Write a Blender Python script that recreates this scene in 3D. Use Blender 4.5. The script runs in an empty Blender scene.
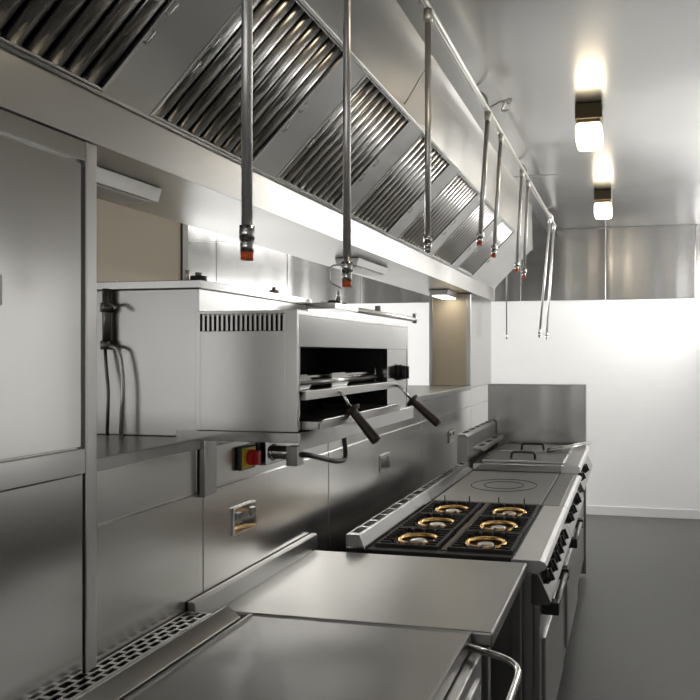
import bpy, bmesh, math, random
from mathutils import Vector, Matrix
random.seed(7)
COL = bpy.context.scene.collection
PI = math.pi

# ------------------------------------------------------------------ materials
def nodes(name):
    m = bpy.data.materials.new(name); m.use_nodes = True
    nt = m.node_tree; b = nt.nodes['Principled BSDF']
    return m, nt, b

def setp(b, **k):
    for n, v in k.items():
        b.inputs[n.replace('_', ' ')].default_value = v

def steel(name, col=(.60, .59, .57), rough=.3, wave=.15, wscale=1.6, grain='Z', gamt=.03, wmap=(1, 1, 1), fine=.015):
    m, nt, b = nodes(name)
    setp(b, Base_Color=(*col, 1), Metallic=1.0, Roughness=rough)
    tc = nt.nodes.new('ShaderNodeTexCoord')
    mp = nt.nodes.new('ShaderNodeMapping')
    sc = {'Z': (55, 55, .8), 'Y': (55, .8, 55), 'X': (.8, 55, 55)}[grain]
    mp.inputs['Scale'].default_value = sc
    n1 = nt.nodes.new('ShaderNodeTexNoise'); n1.inputs['Scale'].default_value = 9; n1.inputs['Detail'].default_value = 3
    nt.links.new(tc.outputs['Object'], mp.inputs['Vector']); nt.links.new(mp.outputs['Vector'], n1.inputs['Vector'])
    mr = nt.nodes.new('ShaderNodeMapRange')
    mr.inputs['To Min'].default_value = max(.02, rough - gamt); mr.inputs['To Max'].default_value = rough + gamt
    nt.links.new(n1.outputs['Fac'], mr.inputs['Value']); nt.links.new(mr.outputs['Result'], b.inputs['Roughness'])
    n2 = nt.nodes.new('ShaderNodeTexNoise'); n2.inputs['Scale'].default_value = wscale; n2.inputs['Detail'].default_value = 1
    mp2 = nt.nodes.new('ShaderNodeMapping'); mp2.inputs['Scale'].default_value = wmap
    nt.links.new(tc.outputs['Object'], mp2.inputs['Vector']); nt.links.new(mp2.outputs['Vector'], n2.inputs['Vector'])
    bp = nt.nodes.new('ShaderNodeBump'); bp.inputs['Strength'].default_value = 1; bp.inputs['Distance'].default_value = wave * .1
    nt.links.new(n2.outputs['Fac'], bp.inputs['Height'])
    bp2 = nt.nodes.new('ShaderNodeBump'); bp2.inputs['Strength'].default_value = fine; bp2.inputs['Distance'].default_value = .002
    nt.links.new(n1.outputs['Fac'], bp2.inputs['Height']); nt.links.new(bp.outputs['Normal'], bp2.inputs['Normal'])
    nt.links.new(bp2.outputs['Normal'], b.inputs['Normal'])
    return m

def plain(name, col, rough=.5, metal=0.0, nscale=20, namt=.12, bump=0.0, spec=.5):
    m, nt, b = nodes(name)
    setp(b, Base_Color=(*col, 1), Metallic=metal, Roughness=rough)
    b.inputs['Specular IOR Level'].default_value = spec
    tc = nt.nodes.new('ShaderNodeTexCoord')
    n = nt.nodes.new('ShaderNodeTexNoise'); n.inputs['Scale'].default_value = nscale; n.inputs['Detail'].default_value = 4
    nt.links.new(tc.outputs['Object'], n.inputs['Vector'])
    mx = nt.nodes.new('ShaderNodeMix'); mx.data_type = 'RGBA'
    mx.inputs[6].default_value = (*[c * (1 - namt) for c in col], 1); mx.inputs[7].default_value = (*[min(1, c * (1 + namt)) for c in col], 1)
    nt.links.new(n.outputs['Fac'], mx.inputs[0]); nt.links.new(mx.outputs[2], b.inputs['Base Color'])
    if bump:
        bp = nt.nodes.new('ShaderNodeBump'); bp.inputs['Strength'].default_value = bump; bp.inputs['Distance'].default_value = .01
        nt.links.new(n.outputs['Fac'], bp.inputs['Height']); nt.links.new(bp.outputs['Normal'], b.inputs['Normal'])
    return m

def emit(name, col, strength):
    m, nt, b = nodes(name)
    setp(b, Base_Color=(.8, .8, .8, 1), Roughness=.4)
    b.inputs['Emission Color'].default_value = (*col, 1); b.inputs['Emission Strength'].default_value = strength
    return m

S_WALL = steel('brushed wall steel', (.60, .59, .57), .26, .25, 1.3, 'Z', .02, fine=0)
S_PANEL = steel('satin cladding steel', (.52, .515, .50), .20, .30, 1.1, 'Z', .01, fine=0)
S_BACK = steel('vertical brushed steel', (.46, .455, .445), .24, .35, 3.2, 'Z', .03, wmap=(1, 1, .06))
S_HOOD = steel('hood steel', (.47, .467, .455), .32, .25, 1.2, 'Y')
S_FILT = steel('bright filter steel', (.56, .555, .54), .28, .02, 3, 'Z', .02, fine=0)
S_TOP = steel('worktop steel', (.41, .405, .39), .34, .16, 1.5, 'Y')
S_EQ = steel('appliance steel', (.55, .545, .53), .30, .05, 2.0, 'Z')
S_EQL = steel('satin appliance steel', (.47, .465, .455), .17, .04, 2.0, 'Z', fine=0)
S_LID = steel('worn lid steel', (.34, .335, .325), .34, .25, 2.0, 'X', .04)
S_PIPE = steel('polished tube steel', (.82, .81, .79), .30, 0.0, 3, 'Z', .02, fine=0)
S_BRIGHT = steel('bright range steel', (.76, .755, .74), .36, .04, 2, 'Y')
CHROME = steel('chrome', (.8, .8, .79), .08, 0.0, 3, 'Z', .03)
S_DARK = steel('dark steel plate', (.30, .29, .28), .42, .06, 3, 'X', .04)
S_PLATE = steel('ground steel plate', (.36, .355, .345), .38, .04, 3, 'Y', .1)
CEIL = steel('ceiling sheet', (.58, .575, .565), .26, .7, .6, 'Y', .02, fine=0)
WHITE = plain('white paint', (.92, .92, .91), .45, 0, 6, .02)
WALLR = plain('grey painted wall', (.74, .74, .735), .45, 0, 6, .03)
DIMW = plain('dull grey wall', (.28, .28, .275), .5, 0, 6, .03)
BANDG = plain('dark reflected band', (.05, .05, .05), .5, 0, 20, .1)
SKIRT = plain('white skirting', (.80, .80, .79), .4, 0, 6, .03)
FLOOR = plain('grey vinyl', (.115, .113, .109), .38, 0, 60, .18, .05)
TAN = steel('warm beige panel', (.56, .48, .36), .40, .10, 1.6, 'Z')
BLACK = plain('black plastic', (.018, .018, .018), .35, 0, 40, .2)
GRIP = plain('dark brown bakelite', (.045, .032, .026), .38, 0, 50, .3)
IRON = plain('cast iron', (.035, .033, .031), .55, .3, 80, .3, .3)
NEARBLACK = plain('near-black finish', (.012, .012, .012), .6, 0, 30, .3)  # plain near-black for openings and hotplate ring marks
BRASS = steel('brass burner', (.80, .52, .20), .25, 0, 3, 'Z', .06)
RUST = plain('browned steel', (.16, .115, .075), .5, .6, 60, .4)
ORANGE = plain('orange cap', (.92, .15, .03), .4, 0, 30, .08)
RED = plain('red knob', (.62, .015, .015), .35, 0, 30, .08)
YELLOW = plain('yellow plate', (.80, .62, .03), .4, 0, 30, .06)
LAMPBASE = plain('brown lamp base', (.10, .075, .035), .45, 0, 30, .15)
LENS = emit('glowing lens', (1.0, .83, .58), 5)
DIFF = plain('pale diffuser', (.72, .71, .68), .35, 0, 30, .03)
FILL_BACK = emit('fill glow', (1.0, .995, .98), 10.5)  # added glow that lights the back wall
FILL_FRONT = emit('fill glow front', (1.0, .995, .98), .9)  # added glow from behind the camera
FILL_SIDE = emit('fill glow side', (1.0, .995, .98), .5)  # added glow, there to be mirrored in the housing front
LIT = emit('lit diffuser', (1.0, .92, .76), 5)
FILL_FAR = emit('fill glow far', (1.0, .995, .98), 8)  # added glow for the room beyond the hatch
FILL_DIM = emit('fill glow dim', (1.0, .99, .97), .5)  # weak added glow, mirrored in the near cladding

TAN.node_tree.nodes['Principled BSDF'].inputs['Metallic'].default_value = .15
S_PIPE.node_tree.nodes['Principled BSDF'].inputs['Metallic'].default_value = .75
CEIL.node_tree.nodes['Principled BSDF'].inputs['Metallic'].default_value = .96
# ------------------------------------------------------------------ mesh builder
class MB:
    def __init__(s): s.bm = bmesh.new()
    def box(s, x0, x1, y0, y1, z0, z1):
        vs = [s.bm.verts.new((x, y, z)) for x in (x0, x1) for y in (y0, y1) for z in (z0, z1)]
        for f in ((0, 1, 3, 2), (4, 6, 7, 5), (0, 4, 5, 1), (2, 3, 7, 6), (0, 2, 6, 4), (1, 5, 7, 3)):
            s.bm.faces.new([vs[i] for i in f])
        return s
    def prism(s, pts, a0, a1, axis='Y'):
        """closed outline extruded along an axis; pts are (x,z) for Y, (y,z) for X, (x,y) for Z"""
        def P(p, a): return {'Y': (p[0], a, p[1]), 'X': (a, p[0], p[1]), 'Z': (p[0], p[1], a)}[axis]
        A = [s.bm.verts.new(P(p, a0)) for p in pts]; B = [s.bm.verts.new(P(p, a1)) for p in pts]
        n = len(pts)
        s.bm.faces.new(A); s.bm.faces.new(B[::-1])
        for i in range(n):
            s.bm.faces.new((A[i], A[(i + 1) % n], B[(i + 1) % n], B[i]))
        return s
    def hexa(s, p):
        """8 points: 4 of one end, 4 of the other"""
        v = [s.bm.verts.new(q) for q in p]
        for f in ((0, 1, 2, 3), (7, 6, 5, 4), (0, 4, 5, 1), (1, 5, 6, 2), (2, 6, 7, 3), (3, 7, 4, 0)):
            s.bm.faces.new([v[i] for i in f])
        return s
    def tube(s, path, r, seg=12, closed=False, caps=True):
        path = [Vector(p) for p in path]; n = len(path)
        rs = r if isinstance(r, (list, tuple)) else [r] * n
        rings = []; up = None
        for i, p in enumerate(path):
            if closed: t = (path[(i + 1) % n] - path[i - 1]).normalized()
            elif i == 0: t = (path[1] - p).normalized()
            elif i == n - 1: t = (p - path[i - 1]).normalized()
            else: t = ((path[i + 1] - p).normalized() + (p - path[i - 1]).normalized()).normalized()
            if up is None:
                up = Vector((0, 0, 1)) if abs(t.z) < .9 else Vector((1, 0, 0))
            a = (up - t * up.dot(t)).normalized(); b = t.cross(a); up = a
            rings.append([s.bm.verts.new(p + (a * math.cos(2 * PI * k / seg) + b * math.sin(2 * PI * k / seg)) * rs[i]) for k in range(seg)])
        m = n if closed else n - 1
        for i in range(m):
            A, B = rings[i], rings[(i + 1) % n]
            for k in range(seg):
                f = s.bm.faces.new((A[k], A[(k + 1) % seg], B[(k + 1) % seg], B[k])); f.smooth = True
        if caps and not closed:
            s.bm.faces.new(rings[0][::-1]); s.bm.faces.new(rings[-1])
        return s
    def cyl(s, p0, p1, r, seg=16, r1=None): return s.tube([p0, p1], [r, r if r1 is None else r1], seg)
    def ring(s, c, R, r, seg=32, rs=8, axis='Z'):
        pts = []
        for k in range(seg):
            a = 2 * PI * k / seg
            d = {'Z': (math.cos(a), math.sin(a), 0), 'Y': (math.cos(a), 0, math.sin(a)), 'X': (0, math.cos(a), math.sin(a))}[axis]
            pts.append(Vector(c) + Vector(d) * R)
        return s.tube(pts, r, rs, closed=True)
    def dome(s, c, r, h, seg=16, st=4):
        c = Vector(c)
        path = [c + Vector((0, 0, h * math.sin(PI / 2 * k / st))) for k in range(st)] + [c + Vector((0, 0, h))]
        rad = [r * math.cos(PI / 2 * k / st) for k in range(st)] + [r * .02]
        return s.tube(path, rad, seg)
    def build(s, name, mat, parent=None, bevel=0.0, kind=None, label=None, mats=None):
        bmesh.ops.recalc_face_normals(s.bm, faces=s.bm.faces[:])
        o_ = Vector((0, 0, 0))
        if parent is not None:
            p = parent
            while p is not None: o_ += p.location; p = p.parent
        else:
            xs = [v.co for v in s.bm.verts]
            o_ = Vector(((min(c.x for c in xs) + max(c.x for c in xs)) / 2, (min(c.y for c in xs) + max(c.y for c in xs)) / 2, min(c.z for c in xs)))
        bmesh.ops.translate(s.bm, verts=s.bm.verts[:], vec=-o_)
        me = bpy.data.meshes.new(name); s.bm.to_mesh(me); s.bm.free()
        me.materials.append(mat)
        o = bpy.data.objects.new(name, me); COL.objects.link(o)
        if parent is not None: o.parent = parent
        else: o.location = o_
        if bevel:
            b = o.modifiers.new('bevel', 'BEVEL'); b.width = bevel; b.segments = 2; b.limit_method = 'ANGLE'; b.angle_limit = math.radians(40)
        if kind: o['kind'] = kind
        if label: o['label'] = label
        return o

def tag(o, label, cat, group=None):
    o['label'] = label; o['category'] = cat
    if group: o['group'] = group
    return o
def thing(name, label, cat, loc, group=None):
    o = bpy.data.objects.new(name, None); COL.objects.link(o); o.location = loc; o.empty_display_size = .1
    return tag(o, label, cat, group)
def copy_tree(o, parent=None):
    c = o.copy(); COL.objects.link(c)
    if parent is not None: c.parent = parent
    for ch in list(o.children): copy_tree(ch, c)
    return c
def fillet(pts, r, n=5):
    """round the corners of a polyline path"""
    pts = [Vector(p) for p in pts]; out = [pts[0]]
    for i in range(1, len(pts) - 1):
        a = (pts[i - 1] - pts[i]); b = (pts[i + 1] - pts[i]); rr = min(r, a.length * .49, b.length * .49)
        p0 = pts[i] + a.normalized() * rr; p2 = pts[i] + b.normalized() * rr
        for k in range(n + 1):
            t = k / n; out.append(p0 * (1 - t) ** 2 + pts[i] * 2 * t * (1 - t) + p2 * t * t)
    out.append(pts[-1]); return out

# ------------------------------------------------------------------ setting
YB, ZC, XR, XL, YF = 7.2, 2.87, .88, -5.2, -1.6
ST = 'structure'
MB().box(XL, XR, YF, YB, -.05, 0).build('floor', FLOOR, kind=ST)
# ceiling sheet with a shallow real ripple
mb = MB(); nx, ny = 60, 90; g = []
for i in range(nx + 1):
    row = []
    for j in range(ny + 1):
        x = XL + (XR - XL) * i / nx; y = YF + (YB - YF) * j / ny
        row.append(mb.bm.verts.new((x, y, ZC)))
    g.append(row)
for i in range(nx):
    for j in range(ny):
        f = mb.bm.faces.new((g[i][j], g[i][j + 1], g[i + 1][j + 1], g[i + 1][j])); f.smooth = True
mb.build('ceiling', CEIL, kind=ST)
MB().box(XL, XR + .1, YB, YB + .1, 0, ZC).build('wall_back', WHITE, kind=ST)
MB().box(XL, XR, YB - .012, YB, 0, .09).build('baseboard_back', SKIRT, bevel=.003, kind=ST)
# steel cladding along the top of the back wall, sheet by sheet
xs = [-.236 + .861 * k for k in range(-6, 3)]
n = 0
for a in xs:
    x0, x1 = max(a, XL), min(a + .861, XR)
    if x1 - x0 < .1: continue
    n += 1
    MB().box(x0 + .002, x1 - .002, YB - .014, YB, 2.152, ZC - .004).build('trim_%d' % n, S_BACK, bevel=.003, kind=ST)
# right wall (beside the camera) with two unseen glowing openings added as fill, far and near
def wall_x(name, X, T, y0, y1, holes, mat):
    mb = MB(); c = y0
    for (a, b, z0, z1) in holes:
        mb.box(X, X + T, c, a, 0, ZC); mb.box(X, X + T, a, b, 0, z0); mb.box(X, X + T, a, b, z1, ZC); c = b
    mb.box(X, X + T, c, y1, 0, ZC); return mb.build(name, mat, kind=ST)
def fill_window_x(n, X, T, a, b, z0, z1, pane, side):
    mb = MB(); w = .05
    mb.box(X, X + T, a, a + w, z0, z1).box(X, X + T, b - w, b, z0, z1).box(X, X + T, a, b, z0, z0 + w).box(X, X + T, a, b, z1 - w, z1)
    mb.box(X + T * .3, X + T * .7, (a + b) / 2 - .02, (a + b) / 2 + .02, z0, z1)
    o = mb.build('fill_window_%d' % n, SKIRT, bevel=.004, kind=ST)
    MB().box(X + T * .45, X + T * .55, a + w, b - w, z0 + w, z1 - w).build('pane', pane, o)
wall_x('wall_right', XR, .1, YF, YB, [(2.55, 3.5, .95, 2.15), (5.5, 7.14, 2.08, 2.72)], WALLR)
MB().box(XR - .03, XR, YF, 3.9, .45, .70).build('trim_40', BANDG, bevel=.004, kind=ST)  # unseen dark band added so the left cladding reflects it
fill_window_x(1, XR, .1, 5.5, 7.14, 2.08, 2.72, FILL_BACK, 1)  # unseen high opening, added to whiten the back wall
fill_window_x(2, XR, .1, 2.55, 3.5, .95, 2.15, FILL_DIM, 1)  # unseen opening added for its reflection in the left cladding
wall_x('wall_far', XL - .1, .1, YF, YB, [(4.2, 6.8, .6, 2.5)], WHITE)
fill_window_x(3, XL - .1, .1, 4.2, 6.8, .6, 2.5, FILL_FAR, 1)  # unseen opening added to brighten the back wall past the hatch
m = MB()
for (a, b, z0, z1) in ((XL, -4.6, 0, ZC), (-4.6, -2.2, 0, .8), (-4.6, -2.2, 2.45, ZC), (-2.2, -1.0, 0, ZC), (.7, XR, 0, ZC), (-1.0, .7, 2.35, ZC), (-1.0, .7, 0, .9)):
    m.box(a, b, YF - .1, YF, z0, z1)
m.build('wall_front', DIMW, kind=ST)
m = MB().box(-1.0, -.94, YF - .1, YF, .9, 2.35).box(.64, .7, YF - .1, YF, .9, 2.35).box(-.94, .64, YF - .1, YF, .9, .96).box(-.94, .64, YF - .1, YF, 2.29, 2.35).box(-.17, -.13, YF - .08, YF - .02, .96, 2.29)
o = m.build('fill_window_4', SKIRT, bevel=.004, kind=ST)  # unseen opening added as frontal fill light
MB().box(-.94, .64, YF - .055, YF - .045, .96, 2.29).build('pane', FILL_FRONT, o)

m = MB().box(-4.6, -4.54, YF - .1, YF, .8, 2.45).box(-2.26, -2.2, YF - .1, YF, .8, 2.45).box(-4.54, -2.26, YF - .1, YF, .8, .86).box(-4.54, -2.26, YF - .1, YF, 2.39, 2.45).box(-3.42, -3.38, YF - .08, YF - .02, .86, 2.39)
o = m.build('fill_window_5', SKIRT, bevel=.004, kind=ST)  # unseen opening added to give the housing front a bright reflection
MB().box(-4.54, -2.26, YF - .055, YF - .045, .86, 2.39).build('pane', FILL_SIDE, o)
# left partition: low wall with a steel ledge, full-height cladding at the near end, pillar at the far end
XW = -1.14
mb = MB()
for a, b in ((1.322, 1.74), (1.744, 2.562), (2.57, 3.81), (3.814, 5.07), (5.074, 5.84)):
    mb.box(XW - .10, XW - .012 + .012, a, b, 0, 1.225)
mb.box(XW - .098, XW - .006, 1.322, 5.84, 0, 1.36)
for a, b in ((1.322, 1.71), (1.714, 2.562), (2.57, 3.81), (3.814, 5.07), (5.074, 5.84)):
    mb.box(XW - .10, XW - .002, a, b, 1.229, 1.36)
mb.build('wall_left', S_WALL, bevel=.0015, kind=ST)
MB().box(-1.84, XW + .004, 1.325, 5.068, 1.345, 1.375).build('trim_20', S_TOP, bevel=.003, kind=ST)      # the ledge of the hatch
mb = MB().box(-1.45, XW, 5.072, 5.84, 1.362, 2.048)
mb.build('trim_21', S_EQL, bevel=.002, kind=ST)                                                        # pillar
MB().box(-1.43, -1.16, 5.058, 5.071, 1.377, 2.046).build('trim_22', TAN, kind=ST)
mb = MB().box(-1.452, -1.425, 5.05, 5.072, 1.377, 2.046).box(-1.17, XW + .002, 5.05, 5.072, 1.377, 2.046)
mb.build('trim_23', S_EQ, bevel=.002, kind=ST)
# near cladding
mb = MB()
mb.box(-1.24, -1.130, YF, 1.289, 0, 2.048)
mb.box(-1.131, -1.121, YF, 1.280, 1.408, 2.0)
mb.box(-1.131, -1.121, YF, 1.284, 0, 1.350)
mb.build('wall_side', S_PANEL, bevel=.0015, kind=ST)
MB().box(-1.131, -1.118, YF, 1.289, 1.352, 1.405).build('trim_24', S_PANEL, bevel=.002, kind=ST)
MB().box(-1.131, -1.118, YF, 1.289, 2.006, 2.048).build('trim_25', S_PANEL, bevel=.002, kind=ST)
MB().box(-1.24, -1.117, 1.2895, 1.320, 0, 2.048).build('trim_26', S_EQ, bevel=.002, kind=ST)
# beige panel seen through the hatch and its post
MB().box(-2.26, -2.20, 2.2, 3.17, 0, ZC - .002).build('trim_27', TAN, kind=ST)
MB().box(-2.26, -2.19, 3.172, 3.215, 0, ZC - .002).build('trim_28', S_DARK, bevel=.002, kind=ST)

# ------------------------------------------------------------------ extraction hood
hood = thing('extraction_hood', 'long stainless extraction hood with sloping baffle filters above the cooking line', 'extractor hood', (-1.12, 2.4, 2.05))
Y0H, Y1H = YF + .02, 5.86
BX, BZ, TX, TZ = -1.11, 2.16, -.795, 2.475
mb = MB()
mb.box(-1.12, -1.114, Y0H, Y1H, 2.05, 2.16); mb.box(-1.50, -1.1145, Y0H, Y1H, 2.0502, 2.058)      # gutter lip and soffit
mb.box(-1.50, -1.48, Y0H, Y1H, 2.0585, 2.86)                                                                              # back
mb.prism([(TX, TZ), (TX + .004, TZ + .006), (-.800, 2.862), (-.815, 2.862), (-.815, TZ + .01)], Y0H, Y1H)               # upper face
for yy in (Y0H, Y1H - .012):
    mb.prism([(-1.113, 2.0585), (-1.113, 2.16), (-.80, 2.478), (-.816, 2.86), (-1.479, 2.86), (-1.479, 2.0585)], yy, yy + .012)
mb.build('canopy', S_HOOD, hood, bevel=.001)
# plain strips between the filters
P = .605; W = .455; YS = 1.475 - P
def sl(t, off=0.0):   # point on the filter slope; off along the outward normal (+x,-z)
    k = .70711 * off
    return (BX + (TX - BX) * t + k, BZ + (TZ - BZ) * t - k)
edges = []
for k in range(7): edges.append((YS + P * k, YS + P * k + W))
gaps = [(Y0H + .012, edges[0][0])] + [(edges[i][1], edges[i + 1][0]) for i in range(6)] + [(edges[6][1], Y1H - .012)]
for a, b in gaps:
    p = [sl(0, 0), sl(1, 0), sl(1, -.02), sl(0, -.02)]
    MB().prism(p, a + .001, b - .001).build('blanking_panel', S_HOOD, hood, bevel=.001)
mb = MB().prism([sl(.988, .006), sl(1.006, .006), sl(1.006, -.01), sl(.988, -.01)], Y0H, Y1H)
mb.build('top_channel', S_EQ, hood)
mb = MB().prism([sl(-.005, .004), sl(.012, .004), sl(.012, -.01), sl(-.005, -.01)], Y0H, Y1H)
mb.build('filter_rail', S_EQ, hood)
# black plenum behind the filters
MB().prism([sl(.01, -.06), sl(.99, -.06), sl(.99, -.065), sl(.01, -.065)], edges[0][0] - .02, edges[6][1] + .02).build('plenum', NEARBLACK, hood)

def filt(a, b, parent):
    mb = MB(); t0, t1 = .015, .985
    wd = .009
    for (u0, u1) in ((a, a + wd), (b - wd, b)):
        mb.prism([sl(t0, .002), sl(t1, .002), sl(t1, -.04), sl(t0, -.04)], u0, u1)
    for (s0, s1) in ((t0, t0 + .012), (t1 - .012, t1)):
        mb.prism([sl(s0, .001), sl(s1, .001), sl(s1, -.006), sl(s0, -.006)], a + wd, b - wd)
    fr = mb.build('baffle_filter', S_FILT, parent, bevel=.001)
    # baffles: rounded channels, gaps between them
    nb = 9; pitch = (b - a - 2 * wd) / nb; mb = MB()
    for i in range(nb):
        c = a + wd + pitch * (i + .5); hw = pitch * .41
        prof = []
        for q in range(7):
            an = PI * q / 6
            prof.append((c - hw * math.cos(an), .0005 + .010 * math.sin(an) - .012))
        prof2 = [(c + hw - .003, -.020), (c - hw + .003, -.020)]
        ring0, ring1 = [], []
        for (y, o) in prof + prof2:
            x, z = sl(t0 + .012, o); ring0.append(mb.bm.verts.new((x, y, z)))
            x, z = sl(t1 - .012, o); ring1.append(mb.bm.verts.new((x, y, z)))
        m = len(ring0)
        for q in range(m):
            f = mb.bm.faces.new((ring0[q], ring0[(q + 1) % m], ring1[(q + 1) % m], ring1[q])); f.smooth = q < 6
        mb.bm.faces.new(ring0); mb.bm.faces.new(ring1[::-1])
    mb.build('baffles', S_FILT, fr)
    for t in (.33, .50):
        for y in (a + wd * .5, b - wd * .5):
            x0, z0 = sl(t, .0); x1, z1 = sl(t, .012); x2, z2 = sl(t + .07, .012); x3, z3 = sl(t + .07, 0)
            MB().tube(fillet([(x0, y, z0), (x1, y, z1), (x2, y, z2), (x3, y, z3)], .006, 3), .0028, 6).build('handle', CHROME, fr)
for a, b in edges: filt(a, b, hood)
# lights under the soffit
for (ya, yb, xa, xb) in ((1.42, 1.70, -1.36, -1.235), (3.08, 3.48, -1.34, -1.22), (4.72, 5.03, -1.36, -1.22)):
    f = MB().prism([(xa, 2.049), (xa + .012, 2.012), (xb - .012, 2.012), (xb, 2.049)], ya, yb).build('hood_light', S_EQ, hood, bevel=.003)
    MB().box(xa + .02, xb - .02, ya + .02, yb - .02, 2.006, 2.0125).build('diffuser', LIT if ya > 4 else DIFF, f, bevel=.002)
# seams of the gutter face
for y in (2.21, 4.0):
    MB().box(-1.1205, -1.119, y, y + .002, 2.053, 2.157).build('seam', S_DARK, hood)

# ceiling channel above the hood face and the rail with its drops
MB().prism([(-.825, 2.869), (-.825, 2.845), (-.800, 2.838), (-.735, 2.852), (-.735, 2.869)], YF + .01, YB - .02).build('trim_30', S_EQ, kind=ST)
rail = thing('service_rail', 'long thin steel rail running under the ceiling in front of the hood', 'rail', (-.66, 3.2, 2.76))
MB().tube([(-.66, YF + .05, 2.765), (-.66, 6.42, 2.765)], .011, 12).build('rail_tube', S_PIPE, rail)
for y in (2.26, 3.30, 4.60, 6.2):
    MB().tube(fillet([(-.66, y, 2.765), (-.66, y, 2.82), (-.72, y, 2.866)], .03), .006, 8).build('bracket', S_PIPE, rail)
c = MB(); c.tube(fillet([(-.66, 3.31, 2.775), (-.60, 3.31, 2.80), (-.575, 3.31, 2.80), (-.60, 3.31, 2.757), (-.56, 3.31, 2.757)], .015), .005, 8)
c.ring((-.56, 3.31, 2.80), .012, .004, 14, 6, 'Y').cyl((-.61, 3.31, 2.80), (-.555, 3.31, 2.80), .004, 8)
c.build('pipe_clip', S_PIPE, rail)
MB().cyl((-.745, 4.62, 2.775), (-.45, 4.62, 2.775), .005, 8).build('cross_rod', S_PIPE, rail)
tag(MB().cyl((-.793, 2.44, 2.50), (-.672, 2.29, 2.555), .0022, 6).build('stay_wire', S_PIPE), 'thin diagonal stay wire between the hood face and a hanging drop pipe', 'wire')

def drop(y, zb, lab, cap, r=.0095, dx=0.0, dy=0.0, top=2.752, xt=-.66, grp='drops hanging from the rail'):
    t = thing('drop_pipe', lab, 'pipe', (xt, y, zb))
    T = Vector((xt, y, top)); B = Vector((xt + dx, y + dy, zb)); d = (B - T).normalized()
    MB().cyl(T, B - d * .055, r).build('tube', S_PIPE, t)
    m = MB().cyl(T, T + d * .045, r * 1.45); m.build('top_collar', S_PIPE, t)
    m = MB().cyl(B - d * .060, B - d * .036, r * 1.55, 6); m.cyl(B - d * .036, B - d * .014, r * 1.25, 16); m.build('connector', CHROME, t)
    if cap: MB().cyl(B - d * .014, B, r * 1.15).build('cap', ORANGE, t, label='orange cap')
    else: MB().dome(B - d * .014, r * 1.3, -.014).build('end_ball', CHROME, t)
    return t
drop(1.139, 1.767, 'nearest hanging steel pipe with an orange cap, leftmost of all the drops', True)
p2 = drop(1.59, 1.762, 'orange-capped steel drop pipe with a wire loop, ending just above the salamander grill', True)
MB().tube(fillet([(-.662, 1.58, 1.815), (-.69, 1.56, 1.81), (-.69, 1.56, 1.77), (-.668, 1.58, 1.758)], .012), .0018, 6).build('ring_wire', S_PIPE, p2)
drop(2.283, 1.94, 'capless steel drop pipe crossing the middle filters, third from the camera', False, r=.0105)
drop(3.306, 2.107, 'orange-capped steel drop pipe hanging right beside the pipe clip on the rail', True, r=.0115, dx=-.02, dy=-.10)
drop(3.653, 2.099, 'orange-capped steel drop pipe one place behind the pipe clip', True, r=.0105, dx=-.02, dy=-.10)
drop(4.39, 2.103, 'orange-capped steel drop pipe, left of the pair at the thin cross rod', True, r=.0105, dx=-.01, dy=-.15)
drop(4.656, 2.096, 'orange-capped steel drop pipe, right of the pair at the thin cross rod', True, r=.0105, dx=-.01, dy=-.12)
drop(5.974, 1.74, 'long slanting steel rod, left of the two at the far end of the rail', False, r=.010, dx=-.06, dy=-.25)
drop(6.296, 1.73, 'long slanting steel rod, right of the two at the far end of the rail', False, r=.010, dx=-.04, dy=-.25)
t = thing('pull_cord', 'thin dark cord with a small weight hanging from the far end of the hood', 'cord', (-1.02, 5.91, 1.735))
MB().cyl((-1.02, 5.91, 2.869), (-1.02, 5.91, 1.76), .005, 8).build('cord', S_DARK, t)
MB().cyl((-1.02, 5.91, 1.77), (-1.02, 5.91, 1.735), .010, 10).build('weight', S_PIPE, t)

# ------------------------------------------------------------------ ceiling lamps
def lamp(y, lab):
    x = -.205
    t = thing('ceiling_light', lab, 'lamp', (x, y, 2.70), 'bulkhead lamps on the ceiling')
    MB().box(x - .068, x + .068, y - .10, y + .10, 2.79, 2.869).build('lamp_base', LAMPBASE, t, bevel=.008)
    MB().box(x - .058, x + .058, y - .085, y + .085, 2.775, 2.79).build('gasket', LAMPBASE, t, bevel=.003)
    MB().box(x - .066, x + .066, y - .098, y + .098, 2.675, 2.776).build('lens', LENS, t, bevel=.02)
    return t
lamp(3.70, 'glowing bulkhead ceiling lamp nearer the camera, above the range')
lamp(5.62, 'glowing bulkhead ceiling lamp farther away, close to the back wall panels')
lamp(1.78, 'added unseen bulkhead ceiling lamp above the prep table')  # unseen lamp added to light the scene, repeating the row's spacing

# ------------------------------------------------------------------ housing behind the salamander
hs = thing('service_housing', 'tall stainless service housing on the hatch ledge behind the salamander grill', 'cabinet', (-1.32, 2.1, 1.375))
MB().box(-1.49, -1.155, 1.745, 2.42, 1.376, 1.782).build('housing_body', S_EQ, hs, bevel=.002)
m = MB().box(-1.495, -1.148, 1.74, 2.43, 1.783, 1.806); m.build('rim', S_EQL, hs, bevel=.002)
for (x, y, r, h, mt) in ((-1.17, 1.765, .022, .012, BLACK), (-1.175, 2.20, .016, .012, S_DARK)):
    v = MB().cyl((x, y, 1.806), (x, y, 1.806 + h), r).build('valve', mt, hs)
    MB().cyl((x, y, 1.806 + h), (x, y, 1.806 + h + .010), r * .4, 10).build('stem', S_DARK, v)
MB().cyl((-1.205, 1.765, 1.806), (-1.205, 1.765, 1.835), .006, 10).build('pin', S_PIPE, hs)
for x in (-1.46, -1.42, -1.20):
    MB().dome((x, 1.752, 1.806), .006, .004, 8, 3).build('bolt', S_PIPE, hs)
MB().tube(fillet([(-1.10, 2.42, 1.785), (-1.10, 3.50, 1.785), (-1.10, 3.55, 1.785)], .02), .012, 10).build('outlet_pipe', S_PIPE, hs)
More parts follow.
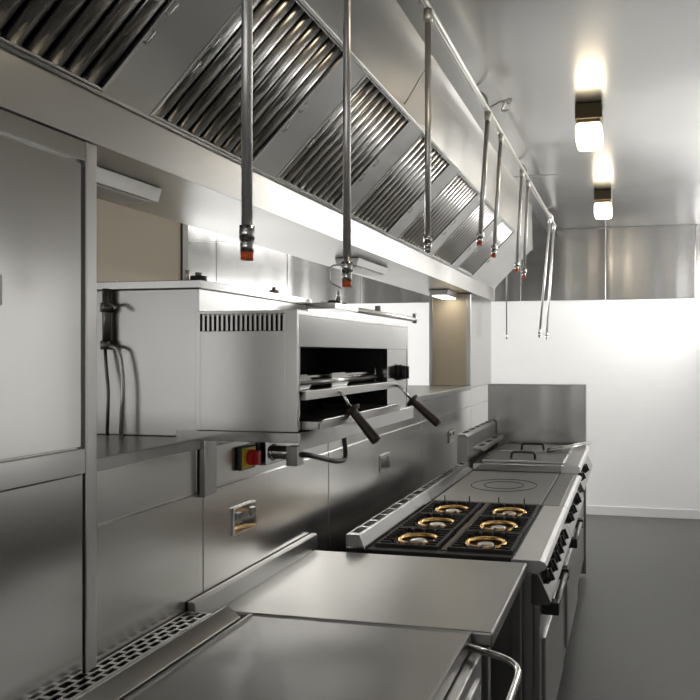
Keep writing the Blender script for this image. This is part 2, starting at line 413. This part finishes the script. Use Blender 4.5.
MB().cyl((-1.10, 3.55, 1.765), (-1.10, 3.55, 1.815), .014, 10).build('pipe_end', S_PIPE, hs)
m = MB().box(-1.16, -1.04, 2.40, 2.62, 1.768, 1.79); m.build('valve_plate', S_EQL, hs, bevel=.002)
for (x, y) in ((-1.075, 2.47), (-1.10, 2.58)):
    MB().cyl((x, y, 1.79), (x, y, 1.802), .024).build('valve', BLACK, hs)
v = MB().cyl((-1.085, 2.53, 1.79), (-1.085, 2.53, 1.812), .012); v.tube([(-1.085, 2.53, 1.812), (-1.085, 2.53, 1.845)], [.010, .004], 10); v.build('spindle', CHROME, hs)
MB().cyl((-1.10, 3.0, 1.797), (-1.10, 3.0, 1.818), .014, 10).build('valve', S_DARK, hs)

# water tap pipe and its hose on the near side of the housing
ht = thing('wall_tap', 'dark tap fitting with a thin bent hose beside the steel post in the hatch', 'tap', (-1.43, 1.72, 1.376))
m = MB().cyl((-1.432, 1.728, 1.785), (-1.432, 1.728, 1.63), .011, 12).cyl((-1.432, 1.728, 1.745), (-1.432, 1.728, 1.72), .016, 12)
m.tube(fillet([(-1.432, 1.728, 1.735), (-1.405, 1.715, 1.745), (-1.385, 1.71, 1.725)], .012), .005, 8)
m.cyl((-1.432, 1.728, 1.64), (-1.432, 1.728, 1.615), .016, 12)
m.build('tap_body', S_DARK, ht)
MB().tube(fillet([(-1.435, 1.726, 1.62), (-1.425, 1.72, 1.55), (-1.415, 1.715, 1.50), (-1.415, 1.71, 1.377)], .03), .0045, 8).build('hose', S_DARK, ht)
MB().tube(fillet([(-1.43, 1.726, 1.625), (-1.385, 1.72, 1.62), (-1.368, 1.715, 1.53), (-1.372, 1.71, 1.377)], .04), .0055, 8).build('hose', S_PIPE, ht)

# ------------------------------------------------------------------ salamander grill on its shelf
sh = thing('wall_shelf', 'stainless bracket shelf carrying the salamander grill', 'shelf', (-1.0, 2.2, 1.30))
m = MB().box(-1.192, -.838, 1.70, 2.68, 1.377, 1.397); m.box(-.838, -.834, 1.699, 2.681, 1.352, 1.398); m.box(-1.192, -.838, 1.698, 1.70, 1.372, 1.398)
m.build('shelf_board', S_EQL, sh, bevel=.002)
m = MB().box(XW + .001, XW + .02, 1.72, 1.775, 1.215, 1.376); m.build('upright', S_EQL, sh, bevel=.002)

sg = thing('salamander_grill', 'stainless salamander grill with open black mouth and two dark handles', 'grill', (-1.0, 2.187, 1.398))
XF, XBk, Ya, Yb, Za, Zb = -.85, -1.146, 1.714, 2.66, 1.398, 1.718
o0, o1, zo0, zo1 = 1.737, 2.425, 1.402, 1.622
m = MB()
m.box(XBk, XF, Yb - .012, Yb, Za, Zb)                        # far side
m.box(XBk, XF, Ya + .012, Yb - .012, Zb - .012, Zb)          # top
m.box(XBk, XBk + .008, Ya + .012, Yb - .012, Za, Zb - .012)  # back
# near side with a real row of vent slots
ns = 18; s0 = -1.132; s1 = -.884; pw = (s1 - s0) / ns
m.box(XBk, s0, Ya, Ya + .012, Za, Zb); m.box(s1, XF, Ya, Ya + .012, Za, Zb)
m.box(s0, s1, Ya, Ya + .012, Za, 1.664); m.box(s0, s1, Ya, Ya + .012, 1.709, Zb)
for i in range(ns):
    m.box(s0 + pw * (i + .5), s0 + pw * (i + 1), Ya, Ya + .002, 1.664, 1.709)
m.build('casing', S_EQ, sg, bevel=.001)
m = MB().box(XF - .02, XF, Ya + .012, Yb - .0125, zo1, Zb - .0125)
m.build('hood_panel', S_EQL, sg, bevel=.001)
MB().box(XF - .02, XF - .002, Ya + .012, o0, Za, zo1).build('front_post', S_EQL, sg, bevel=.001)
MB().box(XF - .02, XF - .002, o1, Yb - .0125, Za, zo1).build('control_panel', S_EQL, sg, bevel=.001)
m = MB().box(XBk + .03, XF - .02, o0 - .004, o0, Za, zo1).box(XBk + .03, XF - .02, o1, o1 + .004, Za, zo1)
m.box(XBk + .02, XBk + .03, o0, o1, Za, zo1).box(XBk + .03, XF - .02, o0, o1, zo1, zo1 + .004)
m.box(XBk + .01, XF - .02, Ya + .0125, Ya + .0145, 1.64, Zb - .014)  # black backing that puts shade into the vent slots
m.build('chamber', NEARBLACK, sg)
kn = MB().cyl((XF, 2.545, 1.535), (XF + .012, 2.545, 1.535), .030, 20); kn.cyl((XF + .012, 2.545, 1.535), (XF + .032, 2.545, 1.535), .027, 20, .024); kn.box(XF + .03, XF + .04, 2.540, 2.550, 1.512, 1.558)
kn.build('knob', BLACK, sg)
# grill rack
zr = 1.492
m = MB()
m.box(-1.09, -.845, 1.742, 1.756, zr, zr + .012).box(-1.09, -.845, 2.405, 2.420, zr, zr + .012).box(-1.09, -1.078, 1.756, 2.405, zr, zr + .012)
m.box(-.862, -.838, 1.742, 2.50, zr - .012, zr + .012)
for i in range(22):
    y = 1.775 + i * .0285
    m.cyl((-1.08, y, zr + .008), (-.86, y, zr + .008), .004, 6)
rk = m.build('grill_rack', S_EQ, sg, bevel=.001)
for (y, B, E) in ((1.95, (-.795, 1.95, 1.440), (-.715, 1.945, 1.350)), (2.44, (-.765, 2.44, 1.437), (-.665, 2.435, 1.355))):
    B, E = Vector(B), Vector(E); d = (E - B).normalized()
    MB().tube(fillet([(-.845, y, zr), (-.845 + (B.x + .845) * .45, y, zr - .006), B], .008), .0048, 10).build('handle_rod', CHROME, rk)
    g_ = MB().tube([B - d * .006, B - d * .003, B + d * .001, B + d * .005, B + d * .010, B + d * .022, E - d * .02, E - d * .003, E],
                   [.008, .024, .028, .026, .012, .0125, .0155, .0155, .012], 18)
    g_.build('handle_grip', GRIP, rk, label='dark bakelite grip')
# radiant shelf of burner guards above the rack
m = MB().box(-1.07, -.90, 1.745, 2.40, 1.535, 1.541)
for (a, b) in ((1.745, 1.83), (2.0, 2.10)):
    m.prism([(a, 1.500), (b, 1.500), (b + .045, 1.523), (b, 1.546), (a, 1.546)], -.885, -.878, 'X')
m.cyl((-.885, 1.745, 1.523), (-.885, 2.395, 1.523), .010, 10)
m.cyl((-.885, 2.385, 1.503), (-.885, 2.385, 1.555), .004, 8)
m.build('burner_guard', S_EQL, sg)
# drip tray
m = MB().box(-1.09, -.80, 1.745, 2.40, 1.402, 1.406)
m.prism([(1.745, 1.402), (2.40, 1.402), (2.40, 1.420), (2.38, 1.428), (1.765, 1.428), (1.745, 1.420)], -.806, -.798, 'X')
m.box(-1.09, -.80, 1.745, 1.749, 1.406, 1.424).box(-1.09, -.80, 2.396, 2.40, 1.406, 1.424)
m.build('drip_tray', S_EQ, sg, bevel=.001)
# pipe under the shelf
gp = thing('gas_connection', 'dark bent gas hose with a steel regulator hanging under the salamander shelf', 'pipe', (-.95, 1.95, 1.28))
MB().tube(fillet([(-.885, 1.80, 1.328), (-.87, 1.83, 1.322), (-.87, 2.02, 1.276), (-.87, 2.09, 1.272), (-.87, 2.07, 1.352)], .03), .0075, 10).build('hose', BLACK, gp)
m = MB().cyl((-.972, 1.80, 1.332), (-.905, 1.80, 1.332), .019, 18); m.ring((-.962, 1.80, 1.332), .020, .004, 20, 6, 'X'); m.box(-.915, -.882, 1.78, 1.82, 1.298, 1.352)
m.build('regulator', S_EQL, gp, bevel=.001)

# isolator switch
iso = thing('isolator_switch', 'red rotary isolator switch on a yellow plate below the salamander shelf', 'switch', (XW, 1.955, 1.255))
MB().box(XW, XW + .014, 1.910, 1.992, 1.256, 1.326).build('switch_box', BLACK, iso, bevel=.003)
MB().box(XW + .014, XW + .018, 1.915, 1.987, 1.261, 1.321).build('yellow_plate', YELLOW, iso, label='yellow plate')
m = MB().cyl((XW + .018, 1.953, 1.291), (XW + .034, 1.953, 1.291), .024, 20); m.box(XW + .034, XW + .050, 1.945, 1.961, 1.270, 1.312)
m.build('rotary_knob', RED, iso, label='red knob', bevel=.002)
bx = MB().box(XW, XW + .03, 2.03, 2.16, 1.255, 1.335); tag(bx.build('junction_box', S_EQL, bevel=.003), 'plain steel junction box on the wall right of the red isolator', 'box')

# sockets
def socket(y, z, w, h, lab):
    t = thing('wall_socket', lab, 'socket', (XW, y, z - h / 2))
    MB().box(XW, XW + .008, y - w / 2, y + w / 2, z - h / 2, z + h / 2).build('face_plate', CHROME, t, bevel=.002)
    for s in (-1, 1):
        MB().box(XW + .008, XW + .014, y + s * w * .32 - w * .09, y + s * w * .32 + w * .09, z + h * .05, z + h * .30).build('rocker', S_EQL, t, bevel=.001)
    m = MB()
    for s in (-1, 1):
        for (dy, dz) in ((0, .06), (-.06, -.16), (.06, -.16)):
            m.box(XW + .0075, XW + .0088, y + s * w * .24 + dy * w - .004, y + s * w * .24 + dy * w + .004, z + dz * h - .004, z + dz * h + .004)
    m.build('pin_holes', BLACK, t)
socket(1.945, 1.111, .125, .080, 'double steel wall socket above the prep table')
socket(3.196, 1.093, .13, .080, 'double steel wall socket behind the open burners')
socket(4.48, 1.073, .13, .080, 'double steel wall socket behind the far end of the solid top')
sp = thing('switch_plate', 'small pale switch plate at the left edge on the near wall cladding', 'switch', (-1.118, 1.03, 1.69))
MB().box(-1.118, -1.108, .995, 1.078, 1.69, 1.745).build('face_plate', SKIRT, sp, bevel=.002)
MB().box(-1.108, -1.104, 1.02, 1.05, 1.705, 1.73).build('rocker', SKIRT, sp, bevel=.001)

# ------------------------------------------------------------------ prep table
pt = thing('prep_table', 'stainless prep table with rear upstand between the lidded pan and the range', 'table', (-.73, 2.05, 0))
m = MB().box(-1.125, -.338, 1.755, 2.375, .862, .90)
m.build('table_top', S_TOP, pt, bevel=.006)
m = MB().prism([(-1.136, .880), (-1.108, .9005), (-1.114, .948), (-1.118, .952), (-1.136, .952)], 1.665, 2.405)
m.build('upstand', S_TOP, pt, bevel=.002)
for x in (-1.10, -.39):
    for y in (1.78, 2.33):
        lg = MB().box(x, x + .035, y, y + .035, .03, .862).build('leg', S_EQ, pt, bevel=.003)
        MB().cyl((x + .0175, y + .0175, 0), (x + .0175, y + .0175, .03), .014, 12).build('foot', BLACK, lg)
MB().box(-1.09, -.37, 1.78, 2.36, .25, .275).build('undershelf', S_TOP, pt, bevel=.003)

# ------------------------------------------------------------------ lidded bratt pan nearest the camera
bp = thing('bratt_pan', 'stainless lidded pan with bar handle and rear vent grille nearest the camera', 'cooker', (-.7, 1.2, 0))
Yp0, Yp1 = .82, 1.735
MB().box(-1.135, -.36, Yp0, Yp1 - .01, .12, .862).build('body', S_EQ, bp, bevel=.004)
m = MB().box(-.362, -.352, Yp0 + .05, Yp1 - .06, .28, .82); m.build('front_panel', S_EQL, bp, bevel=.003)
for x in (-1.09, -.42):
    for y in (Yp0 + .05, Yp1 - .07):
        MB().cyl((x, y, 0), (x, y, .12), .022, 14).build('foot', S_EQ, bp)
# rear flue with a slotted grille
m = MB()
m.box(-1.136, -1.128, Yp0, 1.655, .862, .930); m.box(-1.066, -1.060, Yp0, 1.655, .862, .930)
m.prism([(-1.060, .862), (-1.060, .930), (-1.05, .932), (-1.012, .905), (-1.005, .862)], Yp0, Yp1 - .02)
m.box(-1.136, -1.06, 1.655, 1.662, .862, .930)
m.build('rear_flue', S_EQ, bp, bevel=.0015)
m = MB(); zg = .926; rows = 3; x0, x1 = -1.128, -1.066; pr = (x1 - x0) / rows; pl = .036
for r_ in range(rows + 1):
    xx = x0 + pr * r_; m.box(xx - .003, xx + .003, Yp0, 1.655, zg, zg + .005)
for r_ in range(rows):
    y = Yp0 + (pl * .5 if r_ % 2 else 0)
    while y < 1.645:
        m.box(x0 + pr * r_ + .003, x0 + pr * (r_ + 1) - .003, y, y + .009, zg, zg + .005); y += pl
m.build('grille', S_EQ, bp)
MB().box(-1.126, -1.068, Yp0 + .01, Yp1 - .06, .885, .89).build('flue_throat', NEARBLACK, bp)
# lid
m = MB().box(-.992, -.392, Yp0, Yp1, .880, .902)
m.box(-.396, -.388, Yp0, Yp1, .868, .909); m.box(-.998, -.988, Yp0, Yp1, .872, .908)
ld = m.build('lid', S_LID, bp, bevel=.002)
MB().box(-.985, -.40, Yp0 + .01, Yp1 - .01, .863, .878).build('lid_gap', BLACK, bp)
h = fillet([(-.388, 1.70, .884), (-.245, 1.63, .884), (-.243, 1.02, .884), (-.388, .94, .884)], .07, 8)
MB().tube(h, .0085, 14).build('lid_handle', CHROME, ld)
MB().dome((-.352, 1.55, .80), .008, .006, 10, 3).build('stud', CHROME, bp)

# ------------------------------------------------------------------ ranges
def range_shell(root, y0, y1, top=.9, knobs=(), handle=None, xf=-.275):
    MB().box(-1.02, -.325, y0 + .004, y1 - .004, .13, top - .05).build('body', S_EQ, root, bevel=.003)
    # bullnose and sloped control panel
    m = MB().prism([(-.40, top), (-.30, top), (-.283, top - .006), (xf, top - .018), (-.283, top - .032), (-.31, top - .045), (-.40, top - .045)], y0 + .001, y1 - .001)
    m.build('front_rail', S_BRIGHT, root, bevel=.002)
    m = MB().prism([(-.33, top - .045), (-.305, top - .045), (-.262, top - .140), (-.270, top - .150), (-.33, top - .150)], y0 + .001, y1 - .001)
    m.build('control_panel', S_EQL, root, bevel=.0015)
    nx, nz = .105, .043; l = math.hypot(nx, nz); d = Vector((nx / l, 0, nz / l))
    for (ky, kr) in knobs:
        c = Vector((-.292, ky, top - .078))
        k = MB().cyl(c, c + d * .006, kr * 1.08, 18); k.cyl(c + d * .006, c + d * .020, kr, 18, kr * .85)
        t = d.cross(Vector((0, 1, 0)))
        a = c + d * .018; e = a + d * .012
        hw = kr * .28; hl = kr * .8
        k.hexa([a - t * hl + Vector((0, -hw, 0)), a - t * hl + Vector((0, hw, 0)), a + t * hl + Vector((0, hw, 0)), a + t * hl + Vector((0, -hw, 0)),
                e - t * hl + Vector((0, -hw, 0)), e - t * hl + Vector((0, hw, 0)), e + t * hl + Vector((0, hw, 0)), e + t * hl + Vector((0, -hw, 0))])
        k.build('knob', BLACK, root)
    if handle:
        dr = MB().box(-.325, -.303, y0 + .018, y1 - .018, .17, top - .160).build('oven_door', S_EQ, root, bevel=.004)
        a, b = handle
        for y in (a, b):
            MB().box(-.303, -.243, y - .024, y + .024, .690, .735).build('handle_mount', BLACK, dr, bevel=.004)
        MB().cyl((-.256, a + .015, .713), (-.256, b - .015, .713), .013, 12).build('handle_bar', S_DARK, dr)
        m = MB().box(-.303, -.292, y0 + .10, y1 - .10, .20, .60); m.build('door_panel', S_EQ, dr, bevel=.003)
    for x in (-1.05, -.37):
        for y in (y0 + .06, y1 - .06):
            f = MB().cyl((x, y, .03), (x, y, .13), .02, 12); f.cyl((x, y, 0), (x, y, .03), .028, 12); f.build('foot', S_EQ, root)
    MB().box(-1.06, -.36, y0 + .01, y1 - .01, .10, .131).build('plinth', BLACK, root)

def flue(root, y0, y1, nsl):
    m = MB()
    m.prism([(-.960, .952), (-.952, .952), (-.932, .905), (-.925, .86), (-.960, .86)], y0, y1)
    m.box(-1.005, -1.0, y0, y1, .86, .952)
    m.box(-1.0, -.960, y0, y0 + .012, .86, .952); m.box(-1.0, -.960, y1 - .012, y1, .86, .952)
    pw = (y1 - y0 - .04) / nsl
    for i in range(nsl + 1):
        y = y0 + .012 + pw * i; m.box(-1.0, -.960, max(y, y0 + .012), min(y + .018, y1 - .012), .949, .952)
    m.box(-.965, -.960, y0 + .012, y1 - .012, .949, .952)
    m.build('rear_flue', S_EQL, root, bevel=.0012)
    MB().box(-.9995, -.9605, y0 + .013, y1 - .013, .93, .94).build('flue_throat', NEARBLACK, root)

R1 = thing('six_burner_range', 'stainless gas range with six open burners and black iron grates', 'stove', (-.68, 2.85, 0))
range_shell(R1, 2.405, 3.29, .9, [(2.49 + .115 * i, .026) for i in range(6)], (2.50, 2.90))
flue(R1, 2.41, 3.29, 8)
# sunken hob tray with black rim
m = MB().box(-.925, -.40, 2.41, 3.285, .85, .868); m.build('hob_tray', IRON, R1)
m = MB().box(-.925, -.395, 2.41, 2.45, .868, .903).box(-.402, -.392, 2.45, 3.285, .868, .903).box(-.925, -.40, 3.272, 3.285, .868, .902)
m.build('hob_rim', IRON, R1, bevel=.002)
MB().box(-.662, -.640, 2.45, 3.272, .869, .906).build('centre_bar', RUST, R1, bevel=.002, label='browned centre bar')
def burner(x, y):
    b = MB().cyl((x, y, .868), (x, y, .888), .074, 28, .070); o = b.build('burner', RUST, R1)
    MB().ring((x, y, .899), .072, .010, 36, 10).build('brass_ring', BRASS, o, label='brass flame ring')
    m = MB().cyl((x, y, .884), (x, y, .898), .034, 24, .030); m.dome((x, y, .898), .030, .006, 20)
    m.build('burner_cap', S_EQ, o)
def grate(xc, yc, hx, hy):
    m = MB(); z0, z1 = .902, .914
    for (a, b) in ((xc - hx, xc - hx + .012), (xc + hx - .012, xc + hx)): m.box(a, b, yc - hy, yc + hy, z0 - .006, z1)
    for (a, b) in ((yc - hy, yc - hy + .012), (yc + hy - .012, yc + hy)): m.box(xc - hx + .012, xc + hx - .012, a, b, z0 - .006, z1)
    for sx in (-1, 1):
        for q in range(7):
            yy = yc - hy + .012 + (2 * hy - .024) * (q + .5) / 7
            ln = .036 if q in (2, 3, 4) else .052
            m.box(min(xc + sx * (hx - .012), xc + sx * (hx - ln)), max(xc + sx * (hx - .012), xc + sx * (hx - ln)), yy - .0045, yy + .0045, z0, z1 + .003)
    for sy in (-1, 1):
        for q in (-1, 0, 1):
            a, b = sorted((yc + sy * (hy - .012), yc + sy * (hy - .042)))
            m.box(xc + q * .045 - .0045, xc + q * .045 + .0045, a, b, z0, z1 + .003)
    for sx in (-1, 1):
        for sy in (-1, 1):
            m.box(xc + sx * (hx - .006) - .005, xc + sx * (hx - .006) + .005, yc + sy * (hy - .006) - .005, yc + sy * (hy - .006) + .005, .868, z0)
    m.build('pan_support', IRON, R1, bevel=.0015)
for x in (-.785, -.525):
    for k in range(3):
        y = 2.585 + .262 * k
        burner(x, y); grate(x + (-.008 if x < -.6 else .004), y, .118, .128)
for (x, y) in ((-.86, 3.262), (-.74, 3.262), (-.60, 3.262), (-.48, 3.262)):
    MB().cyl((x, y, .90), (x, y, .935), .003, 6).build('locating_pin', IRON, R1)

R2 = thing('solid_top_range', 'stainless range with a flat solid hotplate and ring marks behind the burners', 'stove', (-.68, 3.74, 0))
range_shell(R2, 3.295, 4.185, .9, [(3.40, .026), (3.58, .026), (3.86, .034)], (3.38, 3.78))
flue(R2, 3.295, 4.185, 9)
MB().box(-.925, -.408, 3.297, 4.183, .86, .904).build('hotplate', S_PLATE, R2, bevel=.003)
MB().box(-.408, -.398, 3.297, 4.183, .86, .898).build('plate_gap', BLACK, R2)
for rr in (.105, .175):
    MB().ring((-.66, 3.74, .9035), rr, .003, 56, 6).build('ring_mark', NEARBLACK, R2)
MB().box(-.398, -.32, 3.297, 4.183, .885, .9025).build('front_strip', S_PLATE, R2, bevel=.001)

R3 = thing('twin_fryer', 'stainless twin fryer with two handled lids in front of the splash guard', 'fryer', (-.66, 4.67, 0))
range_shell(R3, 4.195, 5.15, .945, [(4.30, .024), (4.62, .030)], None, -.290)
m = MB().box(-.93, -.40, 4.196, 4.26, .85, .945).box(-.93, -.40, 5.09, 5.15, .85, .945).box(-.93, -.89, 4.26, 5.09, .85, .945).box(-.40, -.392, 4.26, 5.09, .85, .945)
m.box(-.89, -.40, 4.66, 4.70, .85, .944).box(-.89, -.40, 4.26, 5.09, .85, .86)
m.build('deck', S_EQL, R3, bevel=.002)
for (a, b, hy) in ((4.27, 4.655, 4.34), (4.705, 5.085, 4.77)):
    m = MB().prism([(-.895, .946), (-.385, .946), (-.395, .958), (-.885, .958)], a, b)
    l = m.build('lid', S_EQ, R3, bevel=.002)
    MB().tube(fillet([(-.72, hy, .957), (-.715, hy, 1.0), (-.575, hy, 1.0), (-.57, hy, .957)], .014), .008, 10).build('handle', BLACK, l)
m = MB().box(-1.03, -.965, 4.20, 5.12, .86, 1.105); m.prism([(-1.03, 1.105), (-.965, 1.105), (-.98, 1.12), (-1.03, 1.12)], 4.20, 5.12)
fl = m.build('rear_flue', S_EQ, R3, bevel=.003)
m = MB()
for i in range(5):
    m.box(-1.015, -.985, 4.26 + .17 * i, 4.38 + .17 * i, 1.1195, 1.1215)
m.build('vent_slot', NEARBLACK, fl)
m = MB().box(-.965, -.900, 4.36, 5.05, 1.005, 1.020); m.box(-.905, -.895, 4.36, 5.05, .998, 1.026)
m.build('flue_tray', S_EQ, fl, bevel=.002)
m = MB()
for i in range(3): m.box(-.95, -.915, 4.42 + .22 * i, 4.54 + .22 * i, 1.0195, 1.0215)
m.build('tray_slot', NEARBLACK, fl)

sgd = thing('splash_guard', 'tall flat stainless splash guard standing behind the fryer', 'splash guard', (-.67, 5.17, .95))
m = MB().box(-1.032, -.311, 5.165, 5.18, 0.02, 1.385); m.build('sheet', S_BACK, sgd, bevel=.002)
m = MB().box(-1.032, -.311, 5.160, 5.184, 1.380, 1.388).box(-.316, -.309, 5.150, 5.184, .94, 1.388); m.build('folded_edge', S_EQ, sgd, bevel=.001)

tg = thing('tongs', 'steel tongs with black grips lying across the far fryer lid', 'tongs', (-.42, 4.85, .958))
for k, (dz, dy) in enumerate(((.970, 0), (.978, .05))):
    a = Vector((-.53, 4.62 + dy, dz)); b = Vector((-.27, 5.06 + dy, dz + .006)); d = (b - a).normalized()
    MB().tube([a, a + d * .02, a + d * .15, a + d * .16], [.006, .010, .010, .006], 10).build('grip', BLACK, tg, label='black grip')
    MB().tube([a + d * .16, b], [.006, .005], 8).build('arm', S_PIPE, tg)

# ------------------------------------------------------------------ camera, world, view
cam = bpy.data.cameras.new('camera'); co = bpy.data.objects.new('camera', cam); COL.objects.link(co)
th = math.atan(148 / 710.)
co.location = (0, 0, 1.6); co.rotation_euler = (PI / 2, 0, th)
cam.sensor_width = 36; cam.lens = 36 * 710 / 700.
cam.shift_x = -132 / 700.; cam.shift_y = 5 / 700.
cam.clip_start = .02
sc = bpy.context.scene; sc.camera = co
w = bpy.data.worlds.new('world'); w.use_nodes = True; sc.world = w
w.node_tree.nodes['Background'].inputs[0].default_value = (.6, .6, .6, 1); w.node_tree.nodes['Background'].inputs[1].default_value = .2
v = sc.view_settings
v.view_transform = 'Standard'; v.look = 'None'; v.gamma = 1; v.use_curve_mapping = False
v.exposure = .72
